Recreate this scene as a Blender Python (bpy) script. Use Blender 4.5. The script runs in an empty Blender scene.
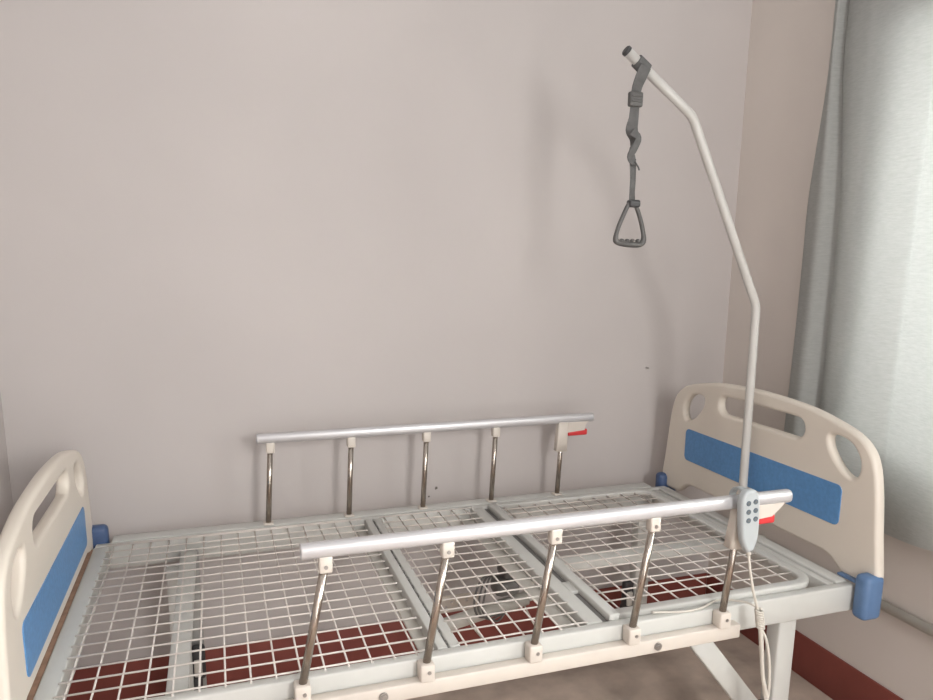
import bpy, bmesh, math, random
from mathutils import Vector, Matrix
random.seed(4)
col = bpy.context.scene.collection
PI = math.pi

# ------------------------------------------------------------------ materials
def lin(c):
    return tuple(((v/255.0)/12.92 if v/255.0 <= 0.04045 else ((v/255.0+0.055)/1.055)**2.4) for v in c)

def mat(name, rgb, rough=0.5, metal=0.0, var=0.08, scale=6.0, bump=0.0, bscale=40.0, spec=0.5, stretch=None):
    m = bpy.data.materials.new(name); m.use_nodes = True
    nt = m.node_tree; n = nt.nodes; l = nt.links
    b = n['Principled BSDF']
    b.inputs['Roughness'].default_value = rough
    b.inputs['Metallic'].default_value = metal
    b.inputs['Specular IOR Level'].default_value = spec
    c = lin(rgb)
    tc = n.new('ShaderNodeTexCoord'); mp = n.new('ShaderNodeMapping')
    l.new(tc.outputs['Object'], mp.inputs['Vector'])
    if stretch: mp.inputs['Scale'].default_value = stretch
    no = n.new('ShaderNodeTexNoise'); no.inputs['Scale'].default_value = scale
    no.inputs['Detail'].default_value = 5.0
    l.new(mp.outputs['Vector'], no.inputs['Vector'])
    rp = n.new('ShaderNodeValToRGB')
    rp.color_ramp.elements[0].position = 0.3; rp.color_ramp.elements[1].position = 0.7
    rp.color_ramp.elements[0].color = (*[v*(1-var) for v in c], 1)
    rp.color_ramp.elements[1].color = (*[min(1, v*(1+var)) for v in c], 1)
    l.new(no.outputs['Fac'], rp.inputs['Fac'])
    l.new(rp.outputs['Color'], b.inputs['Base Color'])
    if bump:
        n2 = n.new('ShaderNodeTexNoise'); n2.inputs['Scale'].default_value = bscale
        n2.inputs['Detail'].default_value = 4.0
        l.new(mp.outputs['Vector'], n2.inputs['Vector'])
        bp = n.new('ShaderNodeBump'); bp.inputs['Strength'].default_value = bump
        bp.inputs['Distance'].default_value = 0.01
        l.new(n2.outputs['Fac'], bp.inputs['Height'])
        l.new(bp.outputs['Normal'], b.inputs['Normal'])
    return m

def spotted(m, spots, dark):
    """small scuffs in the plaster: (centre, radius) in world metres"""
    nt = m.node_tree; n = nt.nodes; l = nt.links
    b = n['Principled BSDF']
    src = b.inputs['Base Color'].links[0].from_socket
    geo = n.new('ShaderNodeNewGeometry')
    for (p, r) in spots:
        d = n.new('ShaderNodeVectorMath'); d.operation = 'DISTANCE'
        l.new(geo.outputs['Position'], d.inputs[0]); d.inputs[1].default_value = p
        no = n.new('ShaderNodeTexNoise'); no.inputs['Scale'].default_value = 90
        l.new(geo.outputs['Position'], no.inputs['Vector'])
        ad = n.new('ShaderNodeMath'); ad.operation = 'MULTIPLY_ADD'
        l.new(no.outputs['Fac'], ad.inputs[0]); ad.inputs[1].default_value = r*1.2; l.new(d.outputs['Value'], ad.inputs[2])
        mr = n.new('ShaderNodeMapRange'); mr.inputs['From Min'].default_value = r*1.2; mr.inputs['From Max'].default_value = r*1.7
        mr.inputs['To Min'].default_value = 1; mr.inputs['To Max'].default_value = 0
        l.new(ad.outputs['Value'], mr.inputs['Value'])
        mx = n.new('ShaderNodeMixRGB'); mx.inputs['Color2'].default_value = (*lin(dark), 1)
        l.new(mr.outputs['Result'], mx.inputs['Fac']); l.new(src, mx.inputs['Color1'])
        src = mx.outputs['Color']
    l.new(src, b.inputs['Base Color'])

M = {}
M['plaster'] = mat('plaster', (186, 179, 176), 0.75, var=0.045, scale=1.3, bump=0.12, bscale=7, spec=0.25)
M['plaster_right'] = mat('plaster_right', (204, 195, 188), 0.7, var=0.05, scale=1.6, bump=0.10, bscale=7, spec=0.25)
spotted(M['plaster'], [((1.116, .616, .655), .006), ((1.089, .616, .625), .004)], (95, 88, 82))
M['red_paint'] = mat('red_paint', (130, 70, 62), 0.55, var=0.12, scale=5, bump=0.05, spec=0.3)
M['stone'] = mat('stone', (180, 164, 151), 0.45, var=0.28, scale=7, bump=0.03, spec=0.35)
M['white_metal'] = mat('white_metal', (189, 188, 183), 0.38, var=0.03, scale=12)
M['wire'] = mat('wire', (202, 194, 187), 0.4, var=0.03, scale=20)
M['cream'] = mat('cream', (209, 200, 188), 0.42, var=0.02, scale=5)
M['cream_part'] = mat('cream_part', (202, 193, 183), 0.4, var=0.03, scale=9)
M['blue'] = mat('blue', (84, 132, 180), 0.42, var=0.10, scale=90, bump=0.08, bscale=160)
M['blue_cap'] = mat('blue_cap', (84, 112, 148), 0.4, var=0.08, scale=30)
M['blue_dark'] = mat('blue_dark', (60, 80, 115), 0.4, var=0.1, scale=30)
M['aluminium'] = mat('aluminium', (204, 202, 203), 0.38, metal=0.5, var=0.03, scale=5, stretch=(1, 20, 20))
M['chrome'] = mat('chrome', (178, 168, 158), 0.22, metal=1.0, var=0.10, scale=9, stretch=(6, 6, 1))
M['steel'] = mat('steel', (160, 155, 150), 0.4, metal=0.8, var=0.1)
M['pole_white'] = mat('pole_white', (184, 181, 176), 0.35, var=0.02)
M['strap'] = mat('strap', (88, 87, 86), 0.8, var=0.15, scale=60, bump=0.3, bscale=300)
M['black'] = mat('black', (58, 57, 58), 0.5, var=0.12, scale=20)
M['handle'] = mat('handle', (84, 82, 80), 0.5, var=0.1, scale=30)
M['red'] = mat('red', (206, 58, 60), 0.4, var=0.04)
M['grey_plastic'] = mat('grey_plastic', (168, 172, 173), 0.42, var=0.02)
M['button'] = mat('button', (86, 96, 104), 0.5, var=0.15, scale=200)
M['cord'] = mat('cord', (196, 190, 180), 0.5, var=0.04)
M['dark_grey'] = mat('dark_grey', (104, 102, 99), 0.5, var=0.12, scale=15)
M['mid_grey'] = mat('mid_grey', (150, 148, 144), 0.5, var=0.06, scale=15)
M['rust'] = mat('rust', (150, 120, 100), 0.8, var=0.2, scale=30)
M['orange'] = mat('orange', (160, 96, 60), 0.6, var=0.15, scale=20)
M['frame_paint'] = mat('frame_paint', (190, 186, 178), 0.5, var=0.05)

# glass
g = bpy.data.materials.new('window_glass'); g.use_nodes = True
gb = g.node_tree.nodes['Principled BSDF']
gb.inputs['Transmission Weight'].default_value = 1; gb.inputs['Roughness'].default_value = 0.02
gb.inputs['IOR'].default_value = 1.05; gb.inputs['Base Color'].default_value = (.95, .97, .96, 1)
M['glass'] = g

# curtain cloth: woven, translucent
c = bpy.data.materials.new('curtain_cloth'); c.use_nodes = True
n = c.node_tree.nodes; l = c.node_tree.links; n.clear()
out = n.new('ShaderNodeOutputMaterial'); mix = n.new('ShaderNodeMixShader'); mix.inputs[0].default_value = 0.42
df = n.new('ShaderNodeBsdfDiffuse'); tr = n.new('ShaderNodeBsdfTranslucent')
tc = n.new('ShaderNodeTexCoord'); mp = n.new('ShaderNodeMapping'); mp.inputs['Scale'].default_value = (1, 1, 7)
no = n.new('ShaderNodeTexNoise'); no.inputs['Scale'].default_value = 34; no.inputs['Detail'].default_value = 8
no.inputs['Roughness'].default_value = 0.75
rp = n.new('ShaderNodeValToRGB'); rp.color_ramp.elements[0].position = .3; rp.color_ramp.elements[1].position = .7
rp.color_ramp.elements[0].color = (*lin((172, 173, 170)), 1); rp.color_ramp.elements[1].color = (*lin((190, 191, 188)), 1)
l.new(tc.outputs['Object'], mp.inputs['Vector']); l.new(mp.outputs['Vector'], no.inputs['Vector'])
l.new(no.outputs['Fac'], rp.inputs['Fac'])
for s in (df, tr): l.new(rp.outputs['Color'], s.inputs['Color'])
l.new(df.outputs[0], mix.inputs[1]); l.new(tr.outputs[0], mix.inputs[2]); l.new(mix.outputs[0], out.inputs['Surface'])
M['curtain'] = c

# ------------------------------------------------------------------ mesh helpers
class MB:
    def __init__(self): self.bm = bmesh.new(); self.mi = 0
    def _new(self, faces, smooth=False):
        for f in faces: f.material_index = self.mi; f.smooth = smooth
    def box(self, lo, hi, bev=0.0, mtx=None, segs=2):
        lo = Vector(lo); hi = Vector(hi); ce = (lo+hi)/2; sz = hi-lo
        t = bmesh.new()
        bmesh.ops.create_cube(t, size=1.0)
        bmesh.ops.scale(t, vec=sz, verts=t.verts)
        if bev > 0:
            bmesh.ops.bevel(t, geom=list(t.edges), offset=min(bev, min(sz)*0.45), segments=segs, affect='EDGES', profile=0.5)
        bmesh.ops.translate(t, vec=ce, verts=t.verts)
        if mtx is not None: bmesh.ops.transform(t, matrix=mtx, verts=t.verts)
        self.absorb(t, bev > 0); return self
    def absorb(self, t, smooth=False):
        mp = {}
        for v_ in t.verts: mp[v_] = self.bm.verts.new(v_.co)
        for f in t.faces:
            try:
                nf = self.bm.faces.new([mp[x] for x in f.verts])
                nf.material_index = self.mi; nf.smooth = smooth
            except ValueError: pass
        t.free()
    def sweep(self, pts, prof, closed=False, up=None, caps=True, scales=None, smooth=True, twist=None):
        """sweep a closed 2D profile (list of (a,b)) along pts with parallel transport"""
        pts = [Vector(p) for p in pts]; N = len(pts)
        tans = []
        for i in range(N):
            if closed: t = pts[(i+1) % N]-pts[i-1]
            elif i == 0: t = pts[1]-pts[0]
            elif i == N-1: t = pts[-1]-pts[-2]
            else: t = (pts[i+1]-pts[i]).normalized()+(pts[i]-pts[i-1]).normalized()
            tans.append(t.normalized())
        u = Vector(up) if up else (Vector((0, 0, 1)) if abs(tans[0].z) < .9 else Vector((1, 0, 0)))
        rings = []
        for i in range(N):
            t = tans[i]
            if i and not up:
                q = tans[i-1].rotation_difference(t); u = q @ u
            uu = (u-t*u.dot(t)).normalized(); w = t.cross(uu)
            if twist:
                a = twist[i]; uu, w = uu*math.cos(a)+w*math.sin(a), w*math.cos(a)-uu*math.sin(a)
            k = scales[i] if scales else 1.0
            ring = [self.bm.verts.new(pts[i]+(w*a_+uu*b_)*k) for a_, b_ in prof]
            rings.append(ring)
        n_ = len(prof); fs = []
        for i in range(N if closed else N-1):
            A = rings[i]; B = rings[(i+1) % N]
            for j in range(n_):
                fs.append(self.bm.faces.new((A[j], A[(j+1) % n_], B[(j+1) % n_], B[j])))
        self._new(fs, smooth)
        if caps and not closed:
            self._new([self.bm.faces.new(list(reversed(rings[0]))), self.bm.faces.new(rings[-1])])
        return self
    def tube(self, pts, r, seg=12, **k):
        return self.sweep(pts, [(r*math.cos(2*PI*j/seg), r*math.sin(2*PI*j/seg)) for j in range(seg)], **k)
    def ball(self, ce, r, sc=(1, 1, 1), seg=16):
        t = bmesh.new(); bmesh.ops.create_uvsphere(t, u_segments=seg, v_segments=seg//2, radius=r)
        bmesh.ops.scale(t, vec=sc, verts=t.verts); bmesh.ops.translate(t, vec=ce, verts=t.verts)
        self.absorb(t, True); return self
    def build(self, name, mats, parent=None):
        if not isinstance(mats, (list, tuple)): mats = [mats]
        me = bpy.data.meshes.new(name)
        bmesh.ops.recalc_face_normals(self.bm, faces=self.bm.faces)
        self.bm.to_mesh(me); self.bm.free()
        for m_ in mats: me.materials.append(m_)
        return link(name, me, parent)

def link(name, me, parent=None):
    o = bpy.data.objects.new(name, me); col.objects.link(o)
    if parent is not None:
        o.parent = parent
        o.matrix_parent_inverse = WORLD[parent.name].inverted()
        WORLD[o.name] = Matrix.Identity(4)
    else: WORLD[o.name] = Matrix.Identity(4)
    return o
WORLD = {}
def thing(name, label, cat, loc):
    o = bpy.data.objects.new(name, None); col.objects.link(o); o.location = loc
    o.empty_display_size = .1
    o['label'] = label; o['category'] = cat
    WORLD[o.name] = Matrix.Translation(loc); return o
def tag(o, label, cat): o['label'] = label; o['category'] = cat; return o
def structure(o): o['kind'] = 'structure'; return o

def catmull(P, k=6, closed=False):
    P = [Vector(p) for p in P]; N = len(P); R_ = []
    rng = range(N if closed else N-1)
    for i in rng:
        if closed: a, b, c_, d = P[i-1], P[i], P[(i+1) % N], P[(i+2) % N]
        else: a, b, c_, d = P[max(i-1, 0)], P[i], P[i+1], P[min(i+2, N-1)]
        for s in range(k):
            t = s/k
            R_.append(0.5*((2*b)+(c_-a)*t+(2*a-5*b+4*c_-d)*t*t+(3*b-a-3*c_+d)*t**3))
    if not closed: R_.append(P[-1])
    return R_

def rround(x0, y0, x1, y1, r, k=6):
    pts = []
    for cx, cy, a0 in ((x1-r, y1-r, 0), (x0+r, y1-r, PI/2), (x0+r, y0+r, PI), (x1-r, y0+r, 1.5*PI)):
        for s in range(k+1):
            a = a0+PI/2*s/k; pts.append((cx+r*math.cos(a), cy+r*math.sin(a)))
    return pts

def plate_mesh(name, loops, half, bevel, mtx, bres=3):
    """filled 2D outline with holes, extruded and edge-rounded, turned into a mesh"""
    cu = bpy.data.curves.new('outline', 'CURVE'); cu.dimensions = '2D'; cu.fill_mode = 'BOTH'
    cu.extrude = half; cu.bevel_depth = bevel; cu.bevel_resolution = bres; cu.offset = -bevel
    for L in loops:
        s = cu.splines.new('POLY'); s.points.add(len(L)-1); s.use_cyclic_u = True
        for i, p in enumerate(L): s.points[i].co = (p[0], p[1], 0, 1)
    ob = bpy.data.objects.new('outline', cu); col.objects.link(ob)
    dg = bpy.context.evaluated_depsgraph_get()
    me = bpy.data.meshes.new_from_object(ob.evaluated_get(dg))
    me.name = name
    bpy.data.objects.remove(ob); bpy.data.curves.remove(cu)
    me.transform(mtx)
    bm = bmesh.new(); bm.from_mesh(me)
    bmesh.ops.remove_doubles(bm, verts=bm.verts, dist=1e-5)
    bmesh.ops.recalc_face_normals(bm, faces=bm.faces)
    for f in bm.faces: f.smooth = f.calc_area() < 4e-4 and len(f.verts) == 4
    bm.to_mesh(me); bm.free()
    return me
# local (u, v, w) -> world (x = w, y = u, z = v)
YZ = Matrix(((0, 0, 1, 0), (1, 0, 0, 0), (0, 1, 0, 0), (0, 0, 0, 1)))
# local (u, v, w) -> world (x = u, y = -w, z = v)
XZ = Matrix(((1, 0, 0, 0), (0, 0, -1, 0), (0, 1, 0, 0), (0, 0, 0, 1)))

# ------------------------------------------------------------------ camera
CAM = Vector((0.3848, -1.8684, 1.4962)); yw, pt, rl = 0.3313, -0.1920, 0.0117; FPX = 734.9
f_ = Vector((math.sin(yw)*math.cos(pt), math.cos(yw)*math.cos(pt), math.sin(pt)))
r_ = Vector((math.cos(yw), -math.sin(yw), 0)); u_ = r_.cross(f_)
r2 = r_*math.cos(rl)+u_*math.sin(rl); u2 = u_*math.cos(rl)-r_*math.sin(rl)
cd = bpy.data.cameras.new('camera'); cam = bpy.data.objects.new('camera', cd); col.objects.link(cam)
cam.matrix_world = Matrix(((r2.x, u2.x, -f_.x, CAM.x), (r2.y, u2.y, -f_.y, CAM.y), (r2.z, u2.z, -f_.z, CAM.z), (0, 0, 0, 1)))
cd.sensor_width = 36; cd.lens = FPX*36/933; cd.shift_x = -2.31/933; cd.shift_y = 48.03/933; cd.clip_start = .02
bpy.context.scene.camera = cam

# ------------------------------------------------------------------ the room
WY, WR, WL, H, FY = 0.616, 2.344, -0.235, 2.75, -3.2
structure(MB().box((WL-.1, FY, -.1), (WR+.1, WY+.1, 0)).build('floor', M['stone']))
structure(MB().box((WL-.12, WY, 0), (WR+.12, WY+.12, H)).build('wall_back', M['plaster']))
structure(MB().box((WL-.12, FY, 0), (WL, WY, H)).build('wall_left', M['plaster']))
wy0, wy1, wz0, wz1 = -2.45, -0.12, 0.90, 2.2       # window opening
w = MB()
w.box((WR, FY, 0), (WR+.12, WY, wz0)); w.box((WR, FY, wz1), (WR+.12, WY, H))
w.box((WR, FY, wz0), (WR+.12, wy0, wz1)); w.box((WR, wy1, wz0), (WR+.12, WY, wz1))
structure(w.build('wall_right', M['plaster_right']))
win = MB()
for a, b in (((wy0, wz0), (wy0+.05, wz1)), ((-1.66, wz0+.05), (-1.61, wz1-.05)), ((wy1-.05, wz0), (wy1, wz1)), ((wy0+.05, wz0), (wy1-.05, wz0+.05)),
             ((wy0+.05, wz1-.05), (wy1-.05, wz1)), ((-.83, wz0+.05), (-.78, wz1-.05))):
    win.box((WR+.04, a[0], a[1]), (WR+.09, b[0], b[1]), .004)
wo = structure(win.build('window_1', M['frame_paint']))
MB().box((WR+.062, wy0+.05, wz0+.05), (WR+.067, wy1-.05, wz1-.05)).build('pane', M['glass'], wo)
BH = 0.158
structure(MB().box((WL+.008, WY-.008, 0), (WR-.008, WY, BH), .002).build('baseboard_back', M['red_paint']))
structure(MB().box((WR-.008, FY, 0), (WR, WY-.008, BH), .002).build('baseboard_right', M['red_paint']))
structure(MB().box((WL, FY, 0), (WL+.008, WY-.008, BH), .002).build('baseboard_left', M['red_paint']))

# low pipe along the right wall
p = MB(); p.tube([(WR-.016, WY-.01, .428), (WR-.016, FY+.05, .428)], .016, 14)
for yy in (.3, -.55, -1.4):
    p.box((WR-.03, yy-.012, .408), (WR, yy+.012, .448), .004)
tag(p.build('wall_pipe', M['frame_paint']), 'pale painted pipe running low along the right wall under the curtain', 'pipe')

# nail in the back wall
nl = MB(); nl.tube([(1.976, WY, 1.068), (1.976, WY-.018, 1.07)], .0022, 8); nl.ball((1.976, WY-.018, 1.07), .0045, (1, .4, 1), 10)
tag(nl.build('nail', M['steel']), 'small nail stuck in the back wall above the cream headboard', 'nail')

# ------------------------------------------------------------------ curtain
prof = catmull([(2.325, .190, 0), (2.272, .172, 0), (2.258, .130, 0), (2.258, .090, 0), (2.300, .064, 0), (2.306, .050, 0), (2.278, .015, 0), (2.268, -.02, 0),
                (2.266, -.05, 0), (2.258, -.10, 0), (2.264, -.15, 0), (2.284, -.205, 0), (2.290, -.235, 0), (2.276, -.262, 0),
                (2.264, -.33, 0), (2.256, -.42, 0), (2.262, -.50, 0), (2.286, -.55, 0), (2.270, -.60, 0), (2.256, -.70, 0), (2.27, -.78, 0),
                (2.290, -.83, 0), (2.262, -.88, 0), (2.256, -.98, 0)], 6)
bm = bmesh.new(); rows = []
NZ = 40
for i in range(NZ+1):
    t = i/NZ; row = []
    for q in prof:
        zb = 0.685+0.012*math.sin(q.y*9)+(.03 if q.y > -.23 else 0)
        z = zb+(2.62-zb)*t
        amp = 1.0-0.25*t
        h = min(1, max(0, (z-1.62)/.55)); flare = 0.0 if q.y < .0 else (.105-q.y)*.70*h*h*(3-2*h)*min(1, q.y/.04)
        x = 2.275+(q.x-2.275)*amp+0.006*math.sin(q.y*23+z*2.1)
        x = min(x, 2.333)
        row.append(bm.verts.new((x, q.y+flare+0.006*math.sin(z*3.1+q.y*5), z)))
    rows.append(row)
for a, b in zip(rows, rows[1:]):
    for j in range(len(a)-1):
        bm.faces.new((a[j], a[j+1], b[j+1], b[j])).smooth = True
me = bpy.data.meshes.new('curtain'); bm.to_mesh(me); bm.free(); me.materials.append(M['curtain'])
tag(link('curtain', me), 'long grey see-through curtain hanging in folds over the window on the right wall', 'curtain')

# ------------------------------------------------------------------ the bed
bed = thing('hospital_bed', 'white metal hospital bed with bare wire mesh deck and blue-panelled cream end boards', 'bed', (1.0, 0, 0))
ZD = 0.634
# long side beams
for s in (-1, 1):
    b = MB(); a0, a1 = sorted((s*.428, s*.456))
    b.box((.008, a0, .560), (1.985, a1, .6335), .004)
    b.build('side_beam', M['white_metal'], bed)
# end beams
b = MB(); b.box((.006, -.427, .575), (.048, .427, .634), .004); b.build('end_beam', M['white_metal'], bed)
b = MB(); b.box((1.915, -.427, .575), (1.938, .427, .632), .003); b.box((1.944, -.427, .575), (1.984, .427, .636), .004)
b.build('end_beam', M['white_metal'], bed)
# cross members
def bar(name, m_, x0, x1, z0, z1, y=.427, bev=.003):
    q = MB(); q.box((x0, -y, z0), (x1, y, z1), bev); return q.build(name, m_, bed)
cm = bar('cross_member', M['white_metal'], .814, .838, .600, .6345)
q = MB(); q.box((.786, -.427, .596), (.815, .427, .603), .002); q.build('flange', M['frame_paint'], cm)
q = MB(); q.box((.8375, -.427, .604), (.8435, .427, .627), .001)
for k in range(17): q.box((.8375, -.41+k*.05, .6265), (.8435, -.395+k*.05, .6335), .001)
q.build('hinge', M['dark_grey'], cm)
bar('cross_member', M['white_metal'], .843, .868, .600, .6345)
cm = bar('cross_member', M['white_metal'], 1.186, 1.229, .595, .6345)
q = MB(); q.box((1.146, -.427, .592), (1.187, .427, .599), .002); q.build('flange', M['frame_paint'], cm)
q = MB(); q.box((1.2285, -.42, .610), (1.2480, .42, .628), .002); q.build('gap_shade_strip', M['dark_grey'], cm)  # dark strip stands in for the shade seen through the open gap
for yy in (-.235, .22):
    q = MB(); q.box((1.224, yy-.03, .618), (1.250, yy+.03, .636), .003); q.build('hinge', M['white_metal'], bed)

def wires(x0, x1, y0, y1, xs, ys, z, r=.0022):
    m = MB()
    for y in ys: m.tube([(x0, y, z), (x1, y, z)], r, 8)
    for x in xs: m.tube([(x, y0, z-.003), (x, y1, z-.003)], r, 8)
    return m
fr = lambda a, b, d: [a+d*i for i in range(int(round((b-a)/d))+1)]
# foot section
wires(.044, .804, -.440, .440, [.064+.05*i for i in range(15)], fr(-.43, .43, .05) + [.43], ZD+.003).build('foot_mesh', M['wire'], bed)
wires(.862, 1.190, -.436, .436, [.880+.047*i for i in range(7)], [-.424+.053*i for i in range(17)], ZD+.003).build('seat_mesh', M['wire'], bed)
# back section with its own rounded tube frame
fx0, fx1, fy = 1.262, 1.876, .412
loop = [(x, y, ZD+.002) for x, y in rround(fx0, -fy, fx1, fy, .055, 8)]
# square at the hinge side, rounded at the head side
loop = [(fx0, -fy, ZD+.002)] + [p_ for p_ in loop if p_[0] > (fx0+fx1)/2 and p_[1] < 0] + [p_ for p_ in loop if p_[0] > (fx0+fx1)/2 and p_[1] > 0] + [(fx0, fy, ZD+.002)]
loop = [Vector(q) for q in loop]
lowr = sorted([q for q in loop if q.y < 0 and q.x > 1.5], key=lambda q: (q.x, q.y))
upr = sorted([q for q in loop if q.y > 0 and q.x > 1.5], key=lambda q: (-q.x, q.y))
path = [Vector((fx0, -fy, ZD+.002))]+lowr+upr+[Vector((fx0, fy, ZD+.002))]
bp = MB(); rect = rround(-.0145, -.010, .0145, .010, .005, 3)
bp.sweep(path, rect, up=(0, 0, 1)); bp.box((fx0-.0145, -fy-.0145, ZD-.008), (fx0+.0145, fy+.0145, ZD+.012), .003)
bf = bp.build('back_section_frame', M['white_metal'], bed)
ys = [-.397+.0475*i for i in range(17)]; ys = [y for y in ys if abs(y) < .40]
def xe(y):   # end of the wire inside the rounded corner
    d = abs(y)-(fy-.055)
    return fx1 if d <= 0 else fx1-.055+math.sqrt(max(0, .055**2-d*d))
m = MB()
for y in ys: m.tube([(fx0, y, ZD+.006), (xe(y), y, ZD+.006)], .0022, 8)
for i in range(10):
    x = 1.296+.058*i; m.tube([(x, -fy+.003, ZD+.003), (x, fy-.003, ZD+.003)], .0022, 8)
m.build('wire_mesh', M['wire'], bf)
# beam under the back section
b = MB(); b.box((1.229, -.062, .585), (1.915, -.004, .618), .006); b.build('centre_beam', M['white_metal'], bed)
# socket holding the lifting pole
b = MB(); b.tube([(1.957, -.02, .60), (1.957, -.02, .665)], .0185, 16); b.build('pole_socket', M['white_metal'], bed)

# end boards
def board(name, x, dz, blue_side, foot, sh):
    half = [(0, 1.085), (.12, 1.081), (.22, 1.073), (.31, 1.056), (.385, 1.035), (.432, 1.003), (.458, .955), (.474, .88), (.488, .77), (.500, .69), (.503, .655)]
    top = catmull([(a, b, 0) for a, b in [(-q[0], q[1]) for q in reversed(half[1:])]+half], 5)
    top = [(q.x, q.y+dz) for q in top]
    outl = top + foot + [(-a, b) for a, b in reversed(foot)]
    slot = []
    for cx, sgn in ((.168-sh, 1), (-.168, -1)):
        for s in range(9):
            a = PI/2-PI*s/8 if sgn > 0 else -PI/2-PI*s/8
            slot.append((cx+.032*math.cos(a), 1.005+.031*math.sin(a)+dz))
    side = [(.285, 1.008), (.32, 1.016), (.365, 1.002), (.392, .970), (.397, .940), (.385, .915), (.358, .914), (.322, .938), (.290, .975)]
    h0 = [(q.x, q.y+dz) for q in catmull([(a, b, 0) for a, b in side], 4, True)]
    h1 = [(a-sh, b) for a, b in h0]
    h2 = [(-a-sh, b) for a, b in reversed(h0)]
    mt = Matrix.Translation((x, 0, 0)) @ YZ
    me = plate_mesh(name, [outl, slot, h1, h2], .005, .011, mt)
    me.materials.append(M['cream'])
    o = link(name, me, bed)
    bl = plate_mesh('blue_panel', [rround(-.361, .764+dz, .361, .881+dz, .018, 6)], .003, .001, Matrix.Translation((x+blue_side*.0145, 0, 0)) @ YZ, 1)
    bl.materials.append(M['blue']); link('blue_panel', bl, o)
    return o
board('headboard', 2.016, 0.0, -1, [(.498, .632), (.485, .627), (.400, .627), (.385, .632), (.368, .648), (.345, .664), (.315, .673)], .011)
board('footboard', -0.016, -0.0927, 1, [(.500, .556), (.485, .552), (.440, .552), (.430, .560), (.418, .610), (.40, .630), (.37, .637)], 0)
# rust-stained hanger plates between foot board and frame
b = MB(); b.box((-.034, -.425, .585), (.0075, .425, .630), .003); b.build('hanger_plate', M['rust'], bed)
# corner bumpers
for (x0, x1, y0, y1, z0, z1, mm) in ((1.966, 2.030, -.508, -.460, .549, .675, 'blue_cap'), (1.972, 2.050, .462, .508, .547, .676, 'blue_dark'),
                                  (-.030, .042, .458, .500, .560, .684, 'blue_dark'), (-.034, .042, -.512, -.462, .547, .676, 'blue_cap')):
    c_ = MB(); c_.box((x0, y0, z0), (x1, y1, z1), .016, segs=4)
    s = -1 if y0 < 0 else 1
    yy = sorted((s*.385, s*.47))
    if x0 > 1 and s < 0: c_.box((1.979, -.47, .6365), (1.999, -.392, .645), .004)
    c_.build('corner_bumper', M[mm], bed)

# legs
def leg(x, y, s, lift):
    b = MB(); b.box((x-.0285, y-.024, .115), (x+.0285, y+.024, .566), .005)
    o = b.build('leg', M['white_metal'], bed)
    xa, xb = sorted((x+s*.026, x+s*.066))
    k = MB(); k.box((xa, y-.016, .19), (xb, y+.016, .30), .010); k.box((xa, y-.022, .15), (xa+.028, y+.022, .20), .008)
    k.mi = 1; k.box((xa+.006, y-.026, .205), (xa+.03, y-.014, .262), .006)
    k.build('brake_bracket', [M['black'], M['frame_paint']], o)
    cst = MB(); cst.tube([(x, y-.014, .058), (x, y+.014, .058)], .057, 24)
    cst.mi = 1
    cst.box((x-.026, y-.026, .055), (x+.026, y-.017, .125), .003); cst.box((x-.026, y+.017, .055), (x+.026, y+.026, .125), .003)
    cst.tube([(x, y-.03, .058), (x, y+.03, .058)], .009, 12)
    cst.tube([(x, y, .10), (x, y, .13)], .018, 14)
    cst.build('caster', [M['black'], M['mid_grey']], o)
    return o
leg(1.793, -.405, -1, 0); leg(1.85, .385, -1, 0); leg(.232, .375, 1, 0); leg(.222, -.405, 1, 0)
def brace(p0, p1, wd=.028):
    b = MB(); b.sweep([p0, p1], rround(-wd, -.012, wd, .012, .004, 2), up=(0, 1, 0)); b.build('brace', M['white_metal'], bed)
brace((1.475, -.385, .590), (1.768, -.395, .225))
brace((.54, -.385, .590), (.25, -.395, .225))
# lift arm beside the rear foot-end leg
b = MB(); b.box((.258, .402, .12), (.296, .416, .600), .003); b.build('lift_arm', M['mid_grey'], bed)
b = MB(); b.box((.245, -.38, .58), (.29, .427, .60), .003); b.build('lift_crossbar', M['white_metal'], bed)

# motor under the seat section
mo = MB(); mo.box((1.25, .26, .43), (1.36, .34, .52), .012); mo.box((1.22, .25, .37), (1.31, .33, .43), .02)
mo = mo.build('actuator_motor', M['dark_grey'], bed)
b = MB(); b.tube([(1.02, .24, .31), (1.34, .28, .345)], .024, 16); b.tube([(1.34, .28, .345), (1.52, .30, .365)], .014, 14)
b.build('actuator_tube', M['frame_paint'], mo)
b = MB(); b.ball((1.42, .24, .345), .038, (1, .9, .8)); b.build('end_fitting', M['dark_grey'], mo)
b = MB(); b.ball((1.455, .225, .30), .022, (1, 1, .9)); b.build('clevis', M['orange'], mo)
b = MB()
for k in range(3):
    b.tube(catmull([(1.22+.01*k, .25, .46), (1.16+.012*k, .22, .47), (1.125+.015*k, .20, .42-.01*k), (1.13+.012*k, .2, .36), (1.17+.02*k, .22, .33-.01*k), (1.25, .24, .33)], 6), .0036, 8)
b.build('motor_cable', M['dark_grey'], mo)
b = MB()
b.tube(catmull([(1.30, .2, .36), (1.31, .13, .32), (1.33, .08, .30), (1.35, .04, .29)], 6), .003, 8)
b.build('motor_cable', M['cord'], mo); b = MB()
b.tube(catmull([(1.10, .2, .34), (1.12, .13, .32), (1.14, .08, .30), (1.13, .03, .29)], 6), .003, 8)
b.build('motor_cable', M['cord'], mo)
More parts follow.
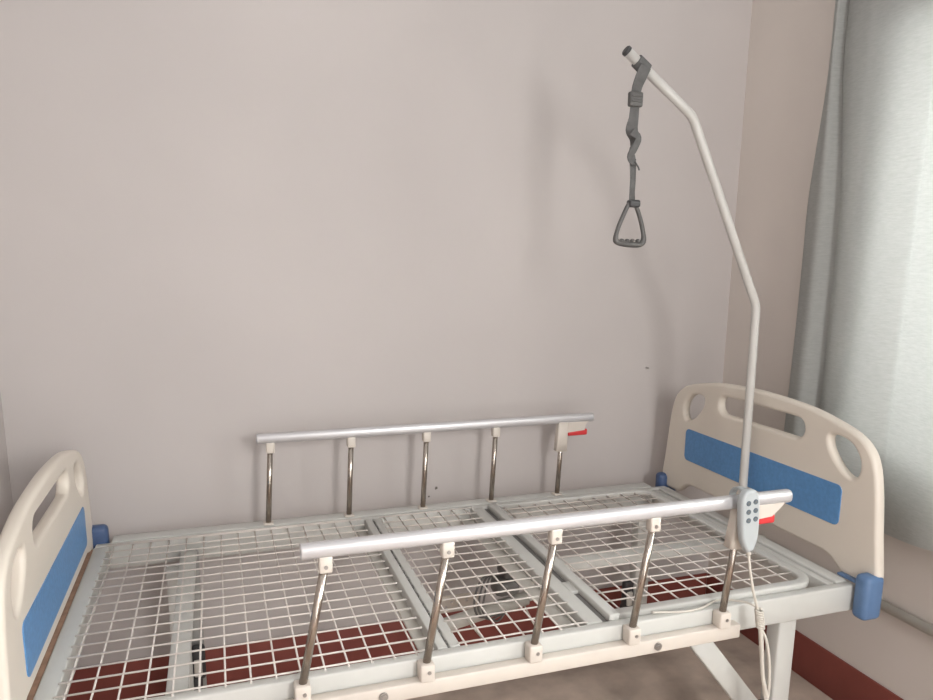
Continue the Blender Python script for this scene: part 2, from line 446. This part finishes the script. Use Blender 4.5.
# perforated control bracket
holes = []
for (hx, hz) in ((.03, .018), (.05, .034), (.078, .02), (.105, .036), (.13, .02)):
    holes.append([(1.06+hx+.006*math.cos(-2*PI*s/10), .215+hz+.006*math.sin(-2*PI*s/10)) for s in range(10)])
me = plate_mesh('perforated_bracket', [rround(1.06, .213, 1.21, .275, .006, 3)]+holes, .002, .001, Matrix.Translation((0, .40, .058)) @ XZ, 1)
me.materials.append(M['cream_part']); link('perforated_bracket', me, bed)

# ------------------------------------------------------------------ folding side guards
def side_guard(s, tops, bots, xt0, xt1, zt, zb):
    yt = s*.4746; yb = s*.474
    xb0 = bots[0]-.075; xb1 = bots[-1]+.052
    yo = .484 if s < 0 else .512
    a0, a1 = sorted((s*.4575, s*yo))
    if s > 0: xb0, xb1 = .05, 1.93
    gm = MB(); gm.box((xb0, a0, zb-.036), (xb1, a1, zb), .003)
    gm.mi = 1
    for bx_ in ((bots[0]+bots[1])/2+.035, (bots[3]+bots[4])/2-.06):
        gm.tube([(bx_, s*yo, zb-.018), (bx_, s*(yo+.004), zb-.018)], .010, 14); gm.tube([(bx_, s*(yo+.004), zb-.018), (bx_, s*(yo+.007), zb-.018)], .006, 6)
    g_ = gm.build('side_guard', [M['cream_part'] if s < 0 else M['white_metal'], M['steel']], bed)
    # top tube, rounded oval
    t = MB(); pr = [(.0150*math.copysign(abs(math.cos(a))**.8, math.cos(a)), .0165*math.copysign(abs(math.sin(a))**.8, math.sin(a))) for a in [2*PI*j/24 for j in range(24)]]
    t.sweep([(xt0, yt, zt), (xt0+.003, yt, zt), (xt1-.008, yt, zt), (xt1-.002, yt, zt), (xt1, yt, zt)], pr, up=(0, 0, 1), scales=[.93, 1, 1, .94, .8])
    t.build('top_tube', M['aluminium'], g_)
    for i, (xa, xb) in enumerate(zip(tops, bots)):
        last = i == 4
        top = Vector((xa, yt, zt-.030)); bot = Vector((xb, yb, zb+(.03 if s < 0 else .002)))
        k = MB(); k.tube([bot, top], .0088, 14); k.build('post', M['chrome'], g_)
        if not last:
            k = MB(); k.box((xa-.0135, yt-.0125, zt-.048), (xa+.0135, yt+.0125, zt-.012), .004)
            k.mi = 1; k.tube([(xa, yt+s*.0125, zt-.034), (xa, yt+s*.0145, zt-.034)], .0042, 10)
            k.build('upper_bracket', [M['cream_part'], M['steel']], g_)
        k = MB(); k.box((xb-.016, yb-.017, zb-.001), (xb+.016, yb+.017, zb+(.040 if s < 0 else .006)), .004)
        k.mi = 1; k.tube([(xb+.003, yb+s*.017, zb+(.022 if s < 0 else .003)), (xb+.003, yb+s*.019, zb+(.022 if s < 0 else .003))], .0042, 10)
        k.build('lower_bracket', [M['cream_part'], M['steel']], g_)
    # latch housing on the last post
    xa, xb = tops[4], bots[4]; d = (Vector((xa, yt, zt))-Vector((xb, yb, zb))).normalized()
    k = MB(); top = Vector((xa, yt, zt-.010)); low = Vector((xa, yt, zt))-d*.118
    k.sweep([top, top*.5+low*.5, low], rround(-.0145, -.020, .0145, .020, .006, 3), up=(1, 0, 0), scales=[.95, 1.02, 1.1])
    wx = [(xa+.012, zt-.012), (xt1-.022, zt-.012), (xt1-.034, zt-.024), (xa+.085, zt-.044), (xa+.012, zt-.050)]
    v0 = [k.bm.verts.new((x, yt-.013, z)) for x, z in wx]; v1 = [k.bm.verts.new((x, yt+.013, z)) for x, z in wx]
    k._new([k.bm.faces.new(v0), k.bm.faces.new(list(reversed(v1)))]+[k.bm.faces.new((v0[j], v0[(j+1) % 5], v1[(j+1) % 5], v1[j])) for j in range(5)])
    k.build('latch_housing', M['cream_part'], g_)
    k = MB(); k.box((xa+.020, yt-.0105, zt-.064), (xa+.098, yt+.0135, zt-.041), .005); k.build('release_lever', M['red'], g_)
    return g_
side_guard(-1, [.565, .820, 1.070, 1.322, 1.566], [.512, .774, 1.027, 1.281, 1.537], .517, 1.709, .9193, .596)
side_guard(1, [.525, .783, 1.040, 1.292, 1.550], [.510, .771, 1.027, 1.279, 1.538], .484, 1.672, .9193, .635)

# ------------------------------------------------------------------ lifting pole
PX = 1.957
pole = thing('lifting_pole', 'tall white bent lifting pole standing at the head end of the bed', 'pole', (PX, -.02, .60))
arm = [Vector(q) for q in ((PX, -.02, .602), (1.952, -.02, .80), (1.9435, -.02, 1.355), (1.6713, -.02, 1.884), (1.4545, -.02, 2.0335))]
def bend(P, r=.020, k=5):
    R_ = [P[0]]
    for i in range(1, len(P)-1):
        a = P[i]+(P[i-1]-P[i]).normalized()*r; b = P[i]+(P[i+1]-P[i]).normalized()*r
        for s in range(k+1):
            t = s/k; R_.append(a*(1-t)**2+P[i]*2*t*(1-t)+b*t*t)
    R_.append(P[-1]); return R_
b = MB(); b.tube(bend(arm), .0132, 18); b.build('pole_tube', M['pole_white'], pole)
d = (arm[-1]-arm[-2]).normalized()
b = MB(); b.tube([arm[-1]-d*.003, arm[-1]+d*.004, arm[-1]+d*.007], .0142, 18, scales=[1, 1, .8]); b.build('end_cap', M['black'], pole)

# trapeze strap and handle
hang = arm[-1]-d*.056
tz = thing('trapeze_strap', 'dark grey webbing strap with triangular grip hanging from the tip of the white pole', 'strap', (hang.x, hang.y, 1.53))
flat = rround(-.0165, -.0022, .0165, .0022, .0015, 2)
X = Vector((d.x, 0, d.z)); Nn = Vector((0, 1, 0)); U = X.cross(Nn).normalized()
if U.z < 0: U = -U
b = MB()
lp = []
for s in range(21):
    a = -PI*.5+2*PI*s/20
    lp.append(hang+(Nn*math.cos(a)+U*math.sin(a))*.0165)
b.sweep(lp[:-1], rround(-.0022, -.020, .0022, .020, .0015, 2), closed=True, up=tuple(X))
strap = [Vector((hang.x-.001, -.0385, hang.z-.017)), Vector((1.488, -.035, 1.955)), Vector((1.485, -.023, 1.930)), Vector((1.484, -.02, 1.90)), Vector((1.482, -.02, 1.855)), Vector((1.477, -.021, 1.825)),
         Vector((1.486, -.02, 1.80)), Vector((1.480, -.02, 1.775)), Vector((1.486, -.02, 1.74)), Vector((1.489, -.02, 1.70)), Vector((1.489, -.02, 1.66)), Vector((1.491, -.02, 1.625))]
strap = [q+Vector((.003, 0, 0.012)) for q in strap]
tw = [0, 0, 0, 0, .1, .5, 1.3, 2.3, 2.9, 2.75, 2.7, 2.8]
P2 = catmull(strap, 5); T2 = []
for i in range(len(P2)):
    q = i/5; j = min(int(q), len(tw)-2); T2.append(tw[j]+(tw[j+1]-tw[j])*(q-j))
SC = [1, 1, .9, .8, .85, 1.0, .9, 1.05, .7, .72, .72, .8]
S2 = [SC[min(int(i/5), 10)]+(SC[min(int(i/5), 10)+1]-SC[min(int(i/5), 10)])*(i/5-min(int(i/5), 10)) for i in range(len(P2))]
b.sweep(P2, flat, up=(0, -1, 0), twist=T2, scales=S2)
# knotted tuck and loose end in the webbing
b.sweep(catmull([(1.476, -.028, 1.83), (1.494, -.034, 1.815), (1.486, -.033, 1.79), (1.474, -.03, 1.765), (1.490, -.026, 1.75)], 5), rround(-.011, -.002, .011, .002, .0012, 2), up=(0.3, -1, 0))
b.tube(catmull([(1.490, -.03, 1.752), (1.500, -.032, 1.738), (1.503, -.032, 1.73)], 3), .0022, 6)
b.build('strap', M['strap'], tz)
b = MB(); b.box((1.466, -.030, 1.895), (1.507, -.012, 1.934), .005); b.box((1.470, -.034, 1.906), (1.503, -.028, 1.912), .002); b.box((1.470, -.034, 1.919), (1.503, -.028, 1.925), .002)
b.build('buckle', M['handle'], tz)
b = MB()
tri = [(1.484, 1.640), (1.503, 1.640), (1.519, 1.612), (1.533, 1.573), (1.538, 1.545), (1.527, 1.532), (1.492, 1.531), (1.455, 1.536), (1.446, 1.547), (1.453, 1.577), (1.469, 1.613)]
ring = catmull([(x, -.02+.05*(x-1.49), z) for x, z in tri], 5, True)
sc = [1.0+0.35*max(0, min(1, (1.56-q.z)/.02)) for q in ring]
b.tube(ring, .0062, 12, closed=True, scales=sc)
for k in range(4):   # finger bumps on the grip
    b.ball((1.467+.017*k, -.02, 1.5415), .0075, (1, 1, .7), 10)
b.build('handle', M['handle'], tz)
b = MB(); b.box((1.481, -.032, 1.632), (1.515, -.008, 1.652), .005); b.build('strap_clip', M['black'], tz)

# ------------------------------------------------------------------ hand control hooked on the front guard
HC = Vector((1.5585, -.5125, .882))
hc = thing('hand_control', 'light grey six-button hand control hooked over the front side rail', 'remote control', (HC.x, HC.y, .80))
half = [(0, .081), (.013, .078), (.022, .068), (.0268, .052), (.0275, .02), (.026, -.02), (.022, -.048), (.013, -.068), (.008, -.077)]
outl = [(q.x, q.y) for q in catmull([(a, b, 0) for a, b in half], 4)]
outl = outl+[(-a, b) for a, b in reversed(outl[1:])]
rot = Matrix.Rotation(-.085, 4, 'Y') @ Matrix.Rotation(.06, 4, 'Z')
mt = Matrix.Translation(HC) @ rot @ XZ
me = plate_mesh('housing', [outl], .004, .007, mt); me.materials.append(M['grey_plastic']); hs = link('housing', me, hc)
for r__ in range(3):
    for c__ in (-1, 1):
        k = MB(); ce = Vector((c__*.0105+.001, .050-.0215*r__, .0112))
        k.tube([ce-Vector((0, 0, .002)), ce+Vector((0, 0, .0014))], .0064, 14)
        k.mi = 1; k.tube([ce+Vector((0, 0, .0014)), ce+Vector((0, 0, .0018))], .0026, 8)
        bmesh.ops.transform(k.bm, matrix=mt, verts=k.bm.verts)
        k.build('button', [M['button'], M['dark_grey']], hs)
k = MB()
hp = [(1.556, -.506, .92), (1.556, -.503, .945), (1.556, -.488, .955), (1.556, -.466, .9505), (1.556, -.4535, .935), (1.556, -.4535, .915)]
k.sweep(catmull(hp, 4), rround(-.003, -.009, .003, .009, .002, 2), up=(1, 0, 0)); k.build('hook', M['grey_plastic'], hs)
cd_ = MB()
A = catmull([(1.566, -.513, .808), (1.573, -.516, .76), (1.588, -.518, .70), (1.605, -.520, .650)], 6)
cd_.tube([A[0], A[2]], .0058, 10); cd_.tube(A, .0034, 8)
co = []
for i in range(96):
    t = i/95; a = t*2*PI*8
    co.append((1.606+.010*t+.0085*math.cos(a), -.522+.0085*math.sin(a), .652-.050*t))
cd_.tube(co, .0030, 6)
cd_.tube(catmull([(1.616, -.522, .604), (1.622, -.524, .56), (1.635, -.524, .47), (1.656, -.522, .40), (1.662, -.52, .33), (1.655, -.515, .22), (1.64, -.50, .12), (1.66, -.45, .06), (1.70, -.40, .012)], 6), .0052, 10)
cd_.tube(catmull([(1.617, -.522, .60), (1.636, -.524, .565), (1.652, -.524, .50), (1.660, -.522, .43), (1.655, -.522, .395), (1.642, -.52, .45), (1.626, -.521, .53), (1.615, -.521, .60)], 6), .0040, 8)
cd_.tube(catmull([(1.620, -.515, .645), (1.60, -.49, .655), (1.575, -.45, .648), (1.55, -.43, .640), (1.50, -.445, .6365), (1.44, -.45, .637), (1.36, -.435, .640)], 6), .0028, 8)
cd_.build('cord', M['cord'], hc)

# ------------------------------------------------------------------ light
wd = bpy.data.worlds.new('world'); bpy.context.scene.world = wd; wd.use_nodes = True
bg = wd.node_tree.nodes['Background']; bg.inputs['Color'].default_value = (1.0, .985, .975, 1); bg.inputs['Strength'].default_value = 0.74
def area(name, loc, target, sx, sy, power, colr):
    ld = bpy.data.lights.new(name, 'AREA'); ld.shape = 'RECTANGLE'; ld.size = sx; ld.size_y = sy; ld.energy = power; ld.color = colr
    o = bpy.data.objects.new(name, ld); col.objects.link(o); o.location = loc
    o.rotation_euler = (Vector(target)-Vector(loc)).to_track_quat('-Z', 'Y').to_euler(); return o
area('doorway_light', (1.42, -3.1, 1.95), (-.4, .6, .7), .55, .85, 48, (1, .985, .97))
area('low_fill_light', (1.42, -3.1, .62), (-.4, .6, .4), .55, 1.0, 13, (1, .985, .97))  # added fill, no real source: brightens the wall under the bed
area('right_wall_fill', (.25, -2.9, 1.5), (2.3, -.2, .6), 1.3, 1.6, 10, (1, .985, .97))  # unseen fill lamp added to lift the lower right wall
area('window_light', (3.0, -1.35, 1.7), (2.3, -1.25, 1.55), 2.2, 1.2, 78, (.98, 1, .985))

sc_ = bpy.context.scene
sc_.view_settings.view_transform = 'Standard'; sc_.view_settings.look = 'None'
sc_.view_settings.exposure = 0.06; sc_.view_settings.gamma = 1.0
